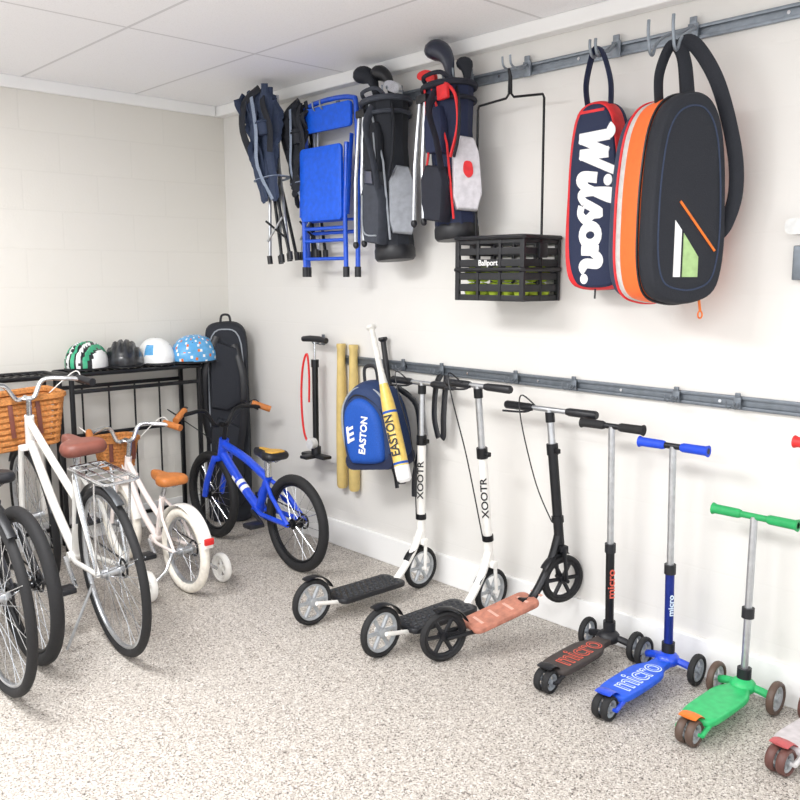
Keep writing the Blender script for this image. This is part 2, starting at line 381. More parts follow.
    g.tube([BB+V((0,-.045,cr)),RA+V((0,-.045,c2))],.004,6); g.tube([BB+V((0,-.045,-cr)),RA+V((0,-.045,-c2))],.004,6); g.ring(RA+V((0,-.045,0)),(0,1,0),c2,.005,6,20)
    part(t,'chain',g,darkmetal)
    if p.get('guard'):
        part(t,'chain_guard',G().tube(crv([BB+V((.11,-.06,0)),BB+V((.05,-.06,.095)),BB+V((-.1,-.06,.08)),RA+V((.1,-.06,.05))]),.014,8,flat=(1,.25)),p['guard'])
    if p.get('fender'):
        fe=p['fender']; fw=p.get('fw',.02)
        part(t,'fender',G().ring(RA,(0,1,0),R+.014,fw,8,26,a0=20,a1=p.get('fa',165),flat=(1.1,.2)),fe); part(t,'fender',G().ring(FA,(0,1,0),R+.014,fw,8,20,a0=40,a1=165,flat=(1.1,.2)),fe)
        for sd in(1,-1): part(t,'fender_stay',G().tube([RA+V((0,sd*.05,0)),RA+V((-(R+.01)*.92,sd*.015,(R+.01)*.4))],.002,6),chrome)
        if p.get('refl'): part(t,'reflector',G().box(RA+V((-(R+.035)*.93,0,(R+.035)*.38)),(.014,.045,.03),.004),redm)
    if p.get('rack'):
        z=2*R+.06; g=G()
        for y in (-.06,-.02,.02,.06): g.tube([(-.2,y,z),(.16,y,z)],.004,6)
        g.tube([(p[0]-.02,p[1],z) for p in rrect(.38,.14,.03,4)],.0055,6,closed=True)
        for x in(-.12,-.02,.08): g.tube([(x,-.065,z),(x,.065,z)],.004,6)
        for sd in (1,-1):
            g.tube([(-.12,sd*.068,z),RA+V((0,sd*.062,0)),(.08,sd*.068,z)],.005,6); g.tube([(.14,sd*.05,z),ST.lerp(BB,.15)+V((0,sd*.012,0))],.005,6)
        part(t,'cargo_rack',g,p['rack'])
    if p.get('kick'):
        part(t,'kickstand',G().tube([(.1,.05,R*.8),(.12,.17,.03)],.006,8),alu)
    if p.get('basket'):
        w_,d_,h_=p['basket']; basket(t,HC+V((.09+d_/2,0,-h_-.005+p.get('bz',0))),w_,d_,h_,wicker)
    if p.get('train'):
        for sd in(1,-1):
            kwheel(t,(-.0,sd*.19,.072),.072,.035,p['train'],p['train'],5,'training_wheel')
            part(t,'training_arm',G().tube([RA+V((0,sd*.06,0)),(0,sd*.1,R*.6),(0,sd*.165,.072)],.008,6,flat=(1,.6)),chrome)
    return t
bike('white adult city bicycle with brown saddle and wicker basket','bicycle',(-1.485,-1.55,0),86,-4.,dict(R=.335,wb=1.0,fm=white,tr=.017,tm=rubber,rm=alu,bb=(.43,.29),st=(.27,.70),hb=(.89,.70),ht=(.85,.84),seat=(.24,.80),sm=brown,bw=.245,gm=black,rise=.07,sweep=.13,fender=mat('dark_fender','5c5f63',.35,.5),fw=.014,fa=120,rack=chrome,kick=1,basket=(.38,.28,.22),bz=-.01,step=.35,bow=.02,ss=1.05,tube=.017,cabm=white))
bike('white kids bicycle with tan saddle, wicker basket and training wheels','bicycle',(-.97,-1.13,0),90,0,dict(R=.20,wb=.66,fm=mat('blush_white_paint','f7ebe6',.3,coat=.4,var=.03),tr=.022,tm=mat('white_rubber','efe9dd',.6),rm=alu,bb=(.27,.2),st=(.2,.42),hb=(.57,.46),ht=(.545,.56),seat=(.17,.515),sm=tan,bw=.23,gm=tan,rise=.07,sweep=.1,fender=white,refl=1,fw=.026,basket=(.2,.14,.14),step=.5,guard=white,bow=.03,crank=.1,cr=.055,ss=.9,train=white,nsp=20,cabm=white,lever=0,tube=.014))
bike('blue kids bicycle with tan grips and black tires','bicycle',(-.42,-1.25,0),90,0,dict(R=.245,wb=.79,fm=blue,tr=.024,tm=rubber,rm=darkmetal,bb=(.33,.25),st=(.24,.44),hb=(.68,.48),ht=(.655,.58),seat=(.24,.56),sm=black,sm2=mat('gold_saddle','d0a03e',.5),bw=.28,gm=tan,rise=.08,sweep=.03,crank=.12,cr=.065,ss=.85,nsp=28,guard=blue,tube=.022,barm=darkmetal,crm=black,cang=20,lever=1,decal=whitef))
bike('black bicycle with silver rims and black fenders','bicycle',(-1.93,-1.575,0),90,-2,dict(R=.345,wb=1.04,fm=darkmetal,tr=.018,tm=rubber,rm=alu,bb=(.43,.29),st=(.27,.66),hb=(.93,.70),ht=(.89,.82),seat=(.32,.74),sm=mat('red_black_saddle','8e2a2c',.5),bw=.16,gm=redm,rise=.02,sweep=.05,fender=darkmetal,fw=.014,fa=130,tube=.016,crm=black,ss=.9))
bike('black mountain bicycle with wide knobby tires','bicycle',(-1.765,-1.40,0),90,-2,dict(R=.305,wb=.98,fm=mat('dark_grey_paint','2c2d33',.35,coat=.4),tr=.025,tm=rubber,rm=darkmetal,bb=(.42,.28),st=(.27,.58),hb=(.86,.66),ht=(.82,.78),seat=(.30,.68),sm=black,bw=.17,gm=black,rise=.06,sweep=.05,tube=.02,barm=darkmetal,crm=black,ss=.85,cang=80))
# ---------------------------------------------------------------- scooters
def ax_M(o,x,yhint=V((0,1,0))):
    x=V(x).normalized(); z=x.cross(V(yhint)).normalized(); y=z.cross(x); M=Matrix((x,y,z)).transposed().to_4x4(); M.translation=V(o); return M
def stemtext(t,s,mid,a,size,m,r,n0=(-.8,-.6,0)):
    n0=V(n0); n=(n0-a*n0.dot(a)).normalized(); y=n.cross(a)
    M=Matrix((a,y,n)).transposed().to_4x4(); M.translation=mid+n*r
    text(t,'lettering',s,size,M@Matrix.Diagonal((1,.8,1,1)),m,off=.0008)
def kick(label,loc,rz,wb,zf,top,fm,deckm,padm,tm,hm,barw,txt=None,txtm=None,R=.1,dw=.12,uppm=None,bang=0,fenm=None,smooth=False):
    t=thing('kick_scooter',label,'scooter',T(V(loc))@RZ(rz)); fenm=fenm or fm
    RA=V((0,0,R)); FA=V((wb,0,zf)); TP=V(top)
    kwheel(t,RA,R,.03,tm,hm,6,tk=.12); kwheel(t,FA,R,.03,tm,hm,6,tk=.12)
    a=(TP-FA).normalized(); L=(TP-FA).length
    cr=FA+a*(R+.03); g=G(); g.box(cr,(.035,.075,.03),.006)
    for sd in(1,-1): g.tube([cr+V((0,sd*.032,0)),FA+V((0,sd*.03,0))],.008,8)
    g.cyl(FA+V((0,-.04,0)),FA+V((0,.04,0)),.008)
    part(t,'fork',g,fm)
    part(t,'front_fender',G().ring(FA,(0,1,0),R+.01,.018,8,14,a0=80,a1=150,flat=(1.1,.2)),fenm)
    dx=(FA-RA).normalized(); D1=RA+dx*(wb-R-(.055 if not smooth else .03))+V((0,0,-.02))
    D0s=RA+dx*(R+.012)+V((0,0,-.015))
    M=ax_M((D0s+D1)/2,D1-D0s); dl=(D1-D0s).length
    dk=part(t,'deck',G(RX(90)).pillow(rrect(dl,dw,.03,5),.022,.08,3),deckm,M=M)
    if smooth:
        for i in range(5): part(dk,'deck_print',G().box((-dl*.34+.07*i,0,.0115),(.012,dw*.55,.002)),padm)
    else:
        g=G()
        for i in range(int(dl/.03)-1):
            for j in range(5):
                g.lathe([(.011,.0105),(.009,.0135)],a=(-dl/2+.03*(i+1)+(.015 if j%2 else 0),(j-2)*dw*.17,0),n=6)
        part(dk,'grip_pad',g,padm)
    h0=cr+a*.015; h1=cr+a*.11
    g=G(); g.cyl(h0,h1,.02)
    n0=crv([D1+V((-.06,0,-.005)),D1+V((.0,0,.002)),D1.lerp(h0,.65)+V((-.0,0,-.0)),(h0+h1)/2],5)
    g.tube(n0,[.018]*len(n0),10,flat=(.85,1.1))
    g.tube([D1+V((-.06,0,-.014)),D0s+V((.02,0,-.014))],.012,8,flat=(.6,2.5))
    for sd in(1,-1): g.tube([D0s+V((.05,sd*.02,-.014)),D0s+V((.0,sd*.03,-.007)),RA+V((0,sd*.03,0))],.009,8)
    part(t,'frame',g,fm)
    part(t,'rear_brake_fender',G().ring(RA,(0,1,0),R+.01,.02,8,14,a0=25,a1=110,flat=(1.1,.2)),fenm)
    h2=h1+a*(L*.42)
    part(t,'lower_stem',G().cyl(h1,h2,.02,n=16),fm); part(t,'stem_clamp',G().cyl(h2-a*.02,h2+a*.025,.024).box(h2+V((0,-.028,0)),(.02,.03,.02),.004),darkmetal)
    part(t,'upper_stem',G().cyl(h2,TP,.0145,n=14),uppm or alu)
    part(t,'stem_clamp',G().cyl(TP-a*.05,TP-a*.01,.019),darkmetal); part(t,'stem_clamp',G().cyl(h1-a*.005,h1+a*.02,.025),darkmetal)
    Y=RZ(bang)@V((0,1,0))
    part(t,'handlebar',G().cyl(TP-Y*barw,TP+Y*barw,.011),alu)
    for sd in(1,-1): part(t,'grip',G().tube([TP+Y*sd*(barw-.125),TP+Y*sd*(barw-.11),TP+Y*sd*(barw+.005),TP+Y*sd*(barw+.012)],[.013,.0165,.0175,.014],12),black)
    part(t,'brake_lever',G().tube(crv([TP+Y*(barw-.13),TP+Y*(barw-.12)+V((-.035,0,-.015)),TP+Y*(barw-.02)+V((-.045,0,-.02))],4),.005,6),black)
    part(t,'brake_cable',G().tube(crv([TP+V((-.01,.07,0)),TP+V((-.07,.1,.05)),TP+V((-.1,.05,-.05)),TP+V((-.05,.01,-.3)),h1+V((-.03,0,0))]),.003,6),black)
    if txt: stemtext(t,txt,h1.lerp(h2,.5),a,.05,txtm or black,.0206)
    return t
pad=mat('dark_grip','3a3c40',.9)
kick('white kick scooter with black textured deck beside the backpack',(-.775,-1.84,0),0,.64,.1,(.645,0,.975),white,black,pad,rubber,greyhub,.19,txt='XOOTR',txtm=black,dw=.15,fenm=darkmetal)
kick('white kick scooter with black deck and white folding neck',(-.77,-2.27,0),0,.645,.1,(.54,0,1.01),white,black,pad,rubber,greyhub,.165,txt='XOOTR',txtm=black,dw=.15,fenm=darkmetal)
kick('black kick scooter with copper grip deck and raised front wheel',(-.62,-2.46,0),-17,.55,.24,(.51,.06,.93),darkmetal,copper,mat('copper_light','d8a898',.7),rubber,black,.205,dw=.13,bang=20,smooth=True)
def micro(label,loc,rz,top,main,deckm,gripm,wm,hm,barw,wb=.46,track=.105,fr=.058,rr=.042,txt=None,txtm=None,polem=None,rearm=None,cat='scooter',uppm=None,wide=False):
    t=thing('three_wheeled_scooter',label,cat,T(V(loc))@RZ(rz))
    TP=V(top)+V((wb,0,0)); B=V((wb-.015,0,.085))
    for sd in(1,-1): kwheel(t,(wb,sd*track,fr),fr,.026,wm,hm,4,'front_wheel')
    part(t,'front_axle',G().tube(crv([(wb,-track+.015,fr),(wb-.01,-track*.5,fr+.012),(wb-.02,0,fr+.02),(wb-.01,track*.5,fr+.012),(wb,track-.015,fr)],4),.014,8,flat=(1,1)).ell((wb-.02,0,fr+.015),(.045,.045,.03)),main)
    out=crv2([(.035,.045),(.08,.058),(.2,.062),(.28,.058),(.345,.032),(wb-.01,.028),(wb+.02,0),(wb-.01,-.028),(.345,-.032),(.28,-.058),(.2,-.062),(.08,-.058),(.035,-.045),(.025,0)],4)
    dk=part(t,'deck',G(T(V((0,0,.068)))@RX(90)).pillow(out,.022,.1,3),deckm)
    part(t,'brake_fender',G().ring((0,0,rr),(0,1,0),rr+.014,.03,8,12,a0=30,a1=110,flat=(1.,.14)),rearm or main)
    for sd in(.017,-.017): kwheel(t,(-.0,sd,rr),rr,.028,wm,hm,4,'rear_wheel')
    part(t,'rear_fork',G().cyl((0,-.045,rr),(0,.045,rr),.006).tube([(0,.042,rr),(.05,.042,.06)],.008,6).tube([(0,-.042,rr),(.05,-.042,.06)],.008,6).box((.05,0,.06),(.02,.09,.014),.003),main)
    a=(TP-B).normalized(); L=(TP-B).length; m1=B+a*L*.42
    part(t,'stem_collar',G().cyl(B-a*.02,B+a*.05,.024),black)
    part(t,'lower_stem',G().cyl(B,m1,.0165 if polem is not alu else .0125),polem or main)
    part(t,'stem_clamp',G().cyl(m1-a*.015,m1+a*.02,.021),black)
    part(t,'upper_stem',G().cyl(m1,TP,.0125),uppm or alu)
    part(t,'handlebar',G().cyl(TP+V((0,-barw,0)),TP+V((0,barw,0)),.011),gripm if wide else darkmetal)
    for sd in(1,-1): part(t,'grip',G().tube([TP+V((0,sd*(barw-.1),0)),TP+V((0,sd*(barw-.09),0)),TP+V((0,sd*(barw-.01),0)),TP+V((0,sd*barw,0))],[.013,.0165,.017,.021],12),gripm)
    if txt:
        M=T(V((.205,0,.0795)))@Matrix.Diagonal((.8,.95,1,1))
        text(t,'lettering',txt,.13,M,txtm,off=.0024)
        text(t,'lettering_inlay',txt,.13,M@T(V((0,0,.0006))),deckm,off=-.0022)
        stemtext(t,txt,B.lerp(m1,.6),a,.05 if txtm is redprint else .034,txtm,.0171,(-.62,-.78,0))
    return t
micro('black three-wheeled scooter with red lettering on the deck',(-.53,-2.88,0),3,(-.05,0,.905),black,mat('dark_deck','433c3a',.6),rubber,rubber,greymark,.13,txt='micro',txtm=redprint,polem=darkmetal,wb=.44)
micro('blue three-wheeled scooter with pale lettering on the deck',(-.54,-3.13,0),2,(-.05,0,.868),blue,mat('blue_deck','1c58d6',.45),bluegrip,rubber,greymark,.13,txt='micro',txtm=paleblue,polem=mat('navy_anodised','1b2f86',.35,.4),wb=.44)
micro('small green three-wheeled scooter with silver stem and orange brake',(-.48,-3.40,0),0,(-.01,0,.665),green,green,greeng,gripbrown,greyhub,.145,wb=.38,polem=alu,rearm=orangep,wide=True)
micro('silver and red three-wheeled scooter with red grips',(-.43,-3.665,0),-6,(-.08,.03,.94),silverw,mat('grey_pink_deck','c4bec0',.5),redm,mat('dark_red_urethane','63403a',.5),greyhub,.14,wb=.36,polem=alu,rearm=mat('muted_red','b8585a',.45))
# ---------------------------------------------------------------- upper wall items
def campchair(label,s,k,z,ry,rz,hh,fm,seed,nf=12,wd=.2):
    R_=random.Random(seed)
    t=hang('folded_camp_chair',label,'camp chair',s,k,z,rz,ry,0)
    X=[(-.075,-.035,.06,-.03),(.075,-.035,-.05,-.03),(-.06,.03,.055,.03),(.06,.03,-.055,.03),(-.02,0,-.03,0),(.025,.01,.03,.01)]
    for x,y,x2,y2 in X:
        part(t,'leg',G().cyl((x,y,0),(x2,y2,hh*.97),.0085,n=8),alu if x2>0 else darkmetal)
        part(t,'foot',G().cyl((x,y,-.012),(x,y,.03),.014,n=10),black)
    part(t,'leg_brace',G().cyl((-.065,-.045,hh*.12),(.06,-.045,hh*.24),.006,n=8),alu); part(t,'leg_brace',G().cyl((.065,-.045,hh*.12),(-.06,-.045,hh*.24),.006,n=8),darkmetal)
    g=G()
    for i in range(nf):
        x=-wd/2+wd*i/(nf-1); y=-.045+R_.uniform(-.035,.03); n=11; dr=.056+R_.uniform(-.012,.01)
        pts=[(x*(1.05-.045*j)*(1+.12*math.sin(j*.9+i*2))+R_.uniform(-.01,.01),y+R_.uniform(-.02,.015),hh*(1.0+R_.uniform(-.03,.01)-dr*j)) for j in range(n)]
        rr=[.018]+[R_.uniform(.03,.052)*(1-.04*j) for j in range(1,n-1)]+[.01]
        cc=crv(pts,3); g.tube(cc,[rr[min(j//3,n-1)] for j in range(len(cc))],6,flat=(1,.4),up=(R_.uniform(-1,1),R_.uniform(-.6,.6),.1))
    part(t,'seat_fabric',g,fm,ang=30)
    part(t,'armrest',G().tube(crv([(-.07,-.07,hh*.60),(-.095,-.1,hh*.78),(-.06,-.1,hh*.93),(.03,-.07,hh*1.0)],4),.024,8,flat=(1,.35)),softblack)
    part(t,'armrest',G().tube(crv([(.06,-.08,hh*.62),(.09,-.09,hh*.75),(.07,-.1,hh*.88),(.05,-.07,hh*.97)],4),.02,8,flat=(1,.35)),softblack)
    part(t,'cup_holder',G().lathe([(.03,0),(.036,.06),(.04,.07)],a=(.045,-.085,hh*.72),n=14).ring((.045,-.085,hh*.79),(0,0,1),.04,.005,6,20),fm)
    part(t,'strap',G().tube(crv([(.0,-.105,hh*.95),(.02,-.12,hh*.75),(-.01,-.11,hh*.55),(.03,-.07,hh*.35)],4),.012,6,flat=(1,.25)),midfab)
    part(t,'binding',G().tube([(p[0],p[1],hh*.48) for p in rrect(.16,.14,.05,4,0,-.02)],.008,6,closed=True,flat=(.4,2)),midfab)
campchair('folded dark blue-grey camp chair hanging from the wall track',.87,.19,1.545,-8,10,.87,charcoal,3,wd=.17)
campchair('folded black camp chair hanging beside another folded chair',.985,.08,1.56,-4,-8,.78,softblack,8,nf=8,wd=.14)
# blue folding chair
t=hang('folding_chair','blue metal folding chair hung folded on the wall','chair',1.18,.14,1.475,0,0,0)
bp=mat('blue_enamel','1654d0',.35,coat=.3)
part(t,'frame_tube',G().tube(crv([(-.2,.02,.02),(-.205,.02,.5),(-.2,.015,.78),(-.17,.015,.83),(0,.015,.845),(.17,.015,.83),(.2,.015,.78),(.205,.02,.5),(.2,.02,.02)],5),.0125,10).cyl((-.2,.02,.2),(.2,.02,.2),.009).cyl((-.2,.02,.26),(.2,.02,.26),.007),bp)
part(t,'leg_frame',G().tube([(-.165,-.025,.0),(-.165,-.03,.3),(-.17,-.02,.62)],.012,10).tube([(.165,-.025,.0),(.165,-.03,.3),(.17,-.02,.62)],.012,10).cyl((-.165,-.027,.07),(.165,-.027,.07),.009).cyl((-.165,-.027,.16),(.165,-.027,.16),.009).cyl((-.165,-.027,.22),(.165,-.027,.22),.009),bp)
for sd in(-1,1): part(t,'hinge_bar',G().tube([(sd*.185,0,.66),(sd*.19,-.02,.5),(sd*.185,-.03,.28)],.008,8,flat=(.5,1.6)),bp)
part(t,'backrest',G().pillow(rrect(.37,.12,.02,4,0,.755),.018,.06,2,y0=-.0),bluec)
part(t,'seat',G().pillow(rrect(.33,.36,.025,4,0,.435),.02,.05,2,y0=-.045),bluec)
for x,y in((-.2,.02),(.2,.02),(-.165,-.025),(.165,-.025)): part(t,'foot_cap',G().cyl((x,y,-.02),(x,y,.03),.016),black)
# golf bags
def golfbag(label,s,k,z,h,ry,m1,m2,m3,legm,style,rz=0):
    t=hang('golf_bag',label,'golf bag',s,k,z,rz,ry,0)
    r=.1
    part(t,'body',G().lathe([(r*.85,0),(r*.95,.015),(r*.97,.06),(r*.88,h*.3),(r*.95,h*.55),(r*.93,h*.7),(r*1.05,h*.9),(r*1.08,h)],n=10,flat=(1,.9),up=(1,0,0)),m1,ang=25)
    part(t,'top_collar',G().ring((0,0,h),(0,0,1),r*1.1,.014,8,30).ring((0,0,h-.06),(0,0,1),r*1.07,.01,8,30).box((0,0,h-.005),(r*2,.012,.02),.003).box((0,0,h-.005),(.012,r*1.7,.02),.003),m2)
    part(t,'base',G().lathe([(r*.9,-.014),(r*1.0,0),(r*1.0,.035),(r*.95,.05)],n=16,flat=(1,.9),up=(1,0,0)),black)
    part(t,'front_pocket',G().pillow([(-.05,.07),(-.068,.14),(-.062,h*.40),(-.03,h*.48),(.05,h*.45),(.07,h*.36),(.058,.12),(.04,.05)],.07,.14,3,y0=-r*1.08),m2,ang=25)
    part(t,'side_pocket',G().pillow([(-.05,.01),(-.065,.06),(-.055,.24),(-.02,.31),(.035,.30),(.055,.24),(.06,.07),(.035,0)],.055,.17,3,M=T(V((r*1.0,-.03,.09)))@RZ(55)),m3,ang=25)
    part(t,'upper_pocket',G().pillow([(-.045,h*.56),(-.05,h*.76),(-.03,h*.85),(.04,h*.85),(.055,h*.76),(.05,h*.54)],.04,.12,3,y0=-r*.98),m1,ang=25)
    part(t,'panel_seam',G().tube([(.0,-r*1.04,h*.97),(.06,-r*.95,h*.6),(.075,-r*.95,h*.1)],.005,6),greymark if not style else red)
    for xx,x2 in((-.045,-.08),(-.075,-.14)):
        part(t,'stand_leg',G().tube([(xx,-r*.98,h*.95),((xx+x2)/2,-r*1.2,h*.5),(x2,-r*1.15,.08)],.0095,8),legm); part(t,'stand_foot',G().ell((x2,-r*1.15,.07),(.014,.014,.018)),black)
    part(t,'stand_bracket',G().box((-.06,-r*1.0,h*.93),(.06,.03,.035),.006),black)
    part(t,'shoulder_strap',G().tube(crv([(r*.8,-.04,h*.95),(r*1.25,-.08,h*.8),(r*1.3,-.1,h*.62),(r*1.0,-.1,h*.5)],6),.026,8,flat=(1,.25)),softblack)
    part(t,'shoulder_strap',G().tube(crv([(0.02,-r*1.0,h*.95),(.02,-r*1.5,h*.82),(.06,-r*1.55,h*.6),(.05,-r*1.25,h*.42)],6),.02,8,flat=(1,.25)),m2)
    part(t,'grab_handle',G().tube(crv([(-.06,-.05,h),(-.05,-.1,h+.04),(.05,-.1,h+.04),(.06,-.05,h)],5),.009,8),m2)
    if style:
        part(t,'piping',G().tube(crv([(.06,-r*.95,h*1.0),(.11,-r*.85,h*.9),(.12,-r*.9,h*.7),(.085,-r*1.05,h*.5)],6),.007,6),red); part(t,'piping',G().tube(crv([(-.04,-r*1.06,h*.98),(-.03,-r*1.1,h*.6),(-.06,-r*1.3,h*.3),(-.04,-r*1.3,.08)],6),.005,6),red)
        part(t,'collar_patch',G().box((.06,-r*1.02,h*.93),(.06,.02,.06),.006),red)
        part(t,'emblem',G().prism(crv2([(-.018,.16),(0,.135),(.02,.15),(.016,.195),(-.012,.2)],4),-.034,-.026,M=T(V((r*1.0,-.03,.09)))@RZ(55)),red)
    else:
        part(t,'zipper',G().tube(crv([(-.04,-r*1.46,h*.40),(-.045,-r*1.47,.12),(.04,-r*1.47,.09)],5),.004,6),greymark); part(t,'zipper',G().tube([(.035,-r*1.22,h*.78),(.04,-r*1.22,h*.57)],.004,6),greymark)
    return t
golfbag('black golf stand bag with silver legs and grey pocket',1.66,.13,1.545,.70,-5,softblack,mat('dark_grey_fabric','3c404a',.75),mat('mid_grey_fabric','a4a8b0',.75),alu,0)
golfbag('navy and red golf stand bag with white pocket',2.06,.14,1.625,.62,-5,navy,mat('ink_fabric','1c1f2c',.75),mat('offwhite_fabric','d4d2d8',.7),alu,1)
def club(label,s,k,z,ry,rx,cover,hm,sm=chrome,L=.5,rz=0,sc=1.):
    t=hang('golf_club',label,'golf club',s,k,z,rz,ry,rx)
    part(t,'shaft',G().cyl((0,0,-L),(0,0,0),.006,n=8),sm)
    if cover=='wood':
        part(t,'head_cover',G().tube([V(q)*sc for q in crv([(0,0,-.16),(0,0,-.06),(-.01,0,.0),(-.05,-.0,.04),(-.1,0,.045)],4)],[r*sc for r in [.016,.017,.018,.019,.02,.021,.024,.028,.032,.037,.042,.046,.048,.046,.04,.03,.01]],12,flat=(.8,1)),hm)
    else:
        part(t,'club_head',G().prism(crv2([(.008,-.04),(.012,0),(-.03,.03),(-.075,.035),(-.085,.015),(-.05,-.012),(-.008,-.03)],3),-.01,.01),hm)
club('golf wood with black knit head cover in the black bag',1.53,.15,2.36,-18,0,'wood',softblack,sc=1.05)
club('golf wood with dark grey head cover in the black bag',1.61,.12,2.35,-8,0,'wood',black,rz=15,sc=.9)
club('golf iron with bare steel head in the black bag',1.69,.14,2.30,-2,0,'iron',chrome)
club('golf driver with large black head cover in the navy bag',2.02,.16,2.365,-8,0,'wood',mat('navy_cover','22283a',.4,coat=.3),sc=1.15)
club('golf wood with black cover leaning in the navy bag',2.09,.12,2.31,0,0,'wood',softblack,rz=-30,sc=.75)
club('golf iron with red and steel head in the navy bag',1.93,.16,2.31,-14,0,'iron',redm)
# ball hopper
t=hang('ball_hopper','black plastic tennis ball basket hanging by wire handles','ball basket',2.33,.128,1.36)
W_,D_,H_=.34,.22,.25
g=G()
for z,hh in((.012,.024),(.052,.03),(.098,.03),(.150,.03),(.196,.028),(.238,.026)):
    for sd in(1,-1):
        g.box((0,sd*D_/2,z),(W_,.008,hh),.003); g.box((sd*W_/2,0,z),(.008,D_,hh),.003)
for x in(-.5,-.17,.17,.5):
    for sd in(1,-1): g.box((x*W_,sd*(D_/2+.0),H_/2),(.012 if abs(x)<.5 else .022,.014,H_),.002)
for sd in(1,-1): g.box((sd*W_/2,0,H_/2),(.012,.012,H_),.002)
for z in(.124,H_): g.tube([(p[0],p[1],z) for p in rrect(W_+.025,D_+.025,.02,3)],.009,8,closed=True)
part(t,'crate',g,black,ang=20)
part(t,'bottom',G().box((0,0,.004),(W_-.01,D_-.01,.008)),black)
for sd in(-1,1): part(t,'wire_handle',G().tube([(sd*.172,0,.02),(sd*.172,0,.3),(sd*.17,0,.775),(sd*.163,0,.79),(sd*.02,0,.80),(sd*.006,0,.815),(sd*.004,0,.88),(.0,-.01,.91)],.005,8),darkmetal)
for sd in(1,-1): part(t,'handle_clip',G().box((sd*.177,0,.2),(.02,.05,.06),.004),black)
text(t,'lettering','Ballport',.032,T(V((0,-D_/2-.0085,.150)))@RX(90),whitef,off=.0003)
for i in range(5):
    for j in range(3):
        for l in range(2):
            if l and j and i<4: continue
            b=meshobj('tennis_ball',G().ell((0,0,0),(.032,.032,.032),n=14,m=8),felt); b.matrix_world=wallM(2.33,.128,1.36)@T(V((-.13+.065*i,-.067+.066*j,.041+.0645*l)))
            b['label']='yellow-green felt tennis ball inside the black basket'; b['category']='tennis ball'; b['group']='tennis balls in the basket'
# red/navy racket bag
t=hang('racket_bag','red and navy tennis racket bag with large white lettering','racket bag',2.765,.11,1.41,4,-2,0)
out=crv2([(-.06,.0),(-.108,.03),(-.126,.12),(-.124,.28),(-.112,.44),(-.094,.57),(-.07,.645),(-.03,.675),(.03,.675),(.07,.645),(.092,.57),(.108,.42),(.12,.2),(.117,.06),(.09,.012),(.04,-.003)],4)
part(t,'body',G().pillow(out,.09,.12,4),red)
ins=crv2([(-.045,.01),(-.08,.04),(-.1,.12),(-.102,.28),(-.094,.44),(-.074,.57),(-.052,.635),(-.02,.662),(.03,.66),(.062,.63),(.08,.57),(.098,.42),(.11,.2),(.108,.07),(.085,.02),(.04,.006)],4)
part(t,'front_panel',G().pillow(ins,.03,.1,3,y0=-.04),navy)
part(t,'back_panel',G().pillow(out,.04,.12,3,y0=.04),navy)
SM=T(V((-.058,-.056,.575)))@RY(-1.5)@RX(90)@RZ(-90)@Matrix.Diagonal((.172,.138,.03,1))
g=G(SM); B_=.115
def st(pts,r=B_,k=6):
    g.tube([(p[0]+p[1]*.08,p[1],0) for p in crv([(a,b,0) for a,b in pts],k)],r,8,up=(0,0,1))
st([(-.08,.92),(.02,1.02),(.1,.95),(.12,.8)],.09); st([(.1,.95),(.17,.05)],B_,2); st([(.17,.05),(.46,.9)],.09,2); st([(.46,.9),(.5,.05)],B_,2); st([(.5,.05),(.84,1.05)],.09,2)
st([(.98,.55),(.95,.14),(1.04,.03),(1.18,.2)]); g.ell((1.1,.86,0),(.12,.13,.1))
st([(1.18,.2),(1.40,.85),(1.40,1.08),(1.28,.95),(1.27,.3),(1.34,.04),(1.5,.15)],.095)
st([(1.5,.15),(1.70,.62),(1.74,.4),(1.86,.18),(1.74,.02),(1.57,.06)],.1); st([(1.82,.12),(2.0,.2)],.07,3)
g.tube([(2.17+.19*math.cos(q*pi/10)+.03,.3+.24*math.sin(q*pi/10),0) for q in range(20)],B_*.95,8,closed=True,up=(0,0,1))
st([(2.36,.45),(2.5,.5)],.07,3); st([(2.5,.55),(2.5,.03)],B_,2); st([(2.5,.3),(2.66,.55),(2.78,.5),(2.78,.15),(2.86,.03),(2.96,.12)],.105)
g.ell((3.12,.08,0),(.11,.12,.1))
part(t,'lettering',g,whitef)
part(t,'strap',G().tube(crv([(-.04,-.01,.65),(-.045,-.02,.74),(-.02,-.02,.84),(.0,-.02,.865),(.025,-.02,.84),(.055,-.02,.74),(.05,-.01,.65)],6),.02,8,flat=(.25,1)),navy)
part(t,'trim_band',G().box((.0,-.052,.638),(.1,.01,.012),.004),red)
part(t,'zipper_pull',G().tube([(.0,-.03,.01),(.0,-.035,-.035)],.004,6),black)
# orange and black bag
t=hang('racket_bag','thick orange and black racket bag with shoulder strap','racket bag',3.085,.20,1.37,63,0,0)
out=[(p[0]*.93,p[1]) for p in crv2([(-.05,.0),(-.12,.03),(-.15,.12),(-.155,.27),(-.148,.42),(-.125,.56),(-.08,.64),(-.01,.67),(.06,.655),(.11,.58),(.138,.44),(.15,.27),(.145,.13),(.115,.035),(.04,.0)],5)]
def sc_(o,k): return [(p[0]*k,(p[1]-.33)*k+.33) for p in o]
part(t,'back_compartment',G().pillow(sc_(out,.98),.06,.08,4,y0=.115),mat('slate_fabric','3a4258',.75))
part(t,'middle_compartment',G().pillow(sc_(out,1.0),.14,.06,4,y0=.015),orange)
part(t,'side_panel',G().pillow([(p[0]*1.005,p[1]) for p in sc_(out,1.003)],.03,.02,2,y0=.07),mat('pale_grey_fabric','c9c6c4',.7))
part(t,'front_compartment',G().pillow(sc_(out,1.0),.08,.10,4,y0=-.09),softblack)
part(t,'piping',G().tube([(p[0],-.053,p[1]) for p in sc_(out,1.0)],.005,6,closed=True),black)
part(t,'piping',G().tube([(p[0],.09,p[1]) for p in sc_(out,1.0)],.006,6,closed=True),red)
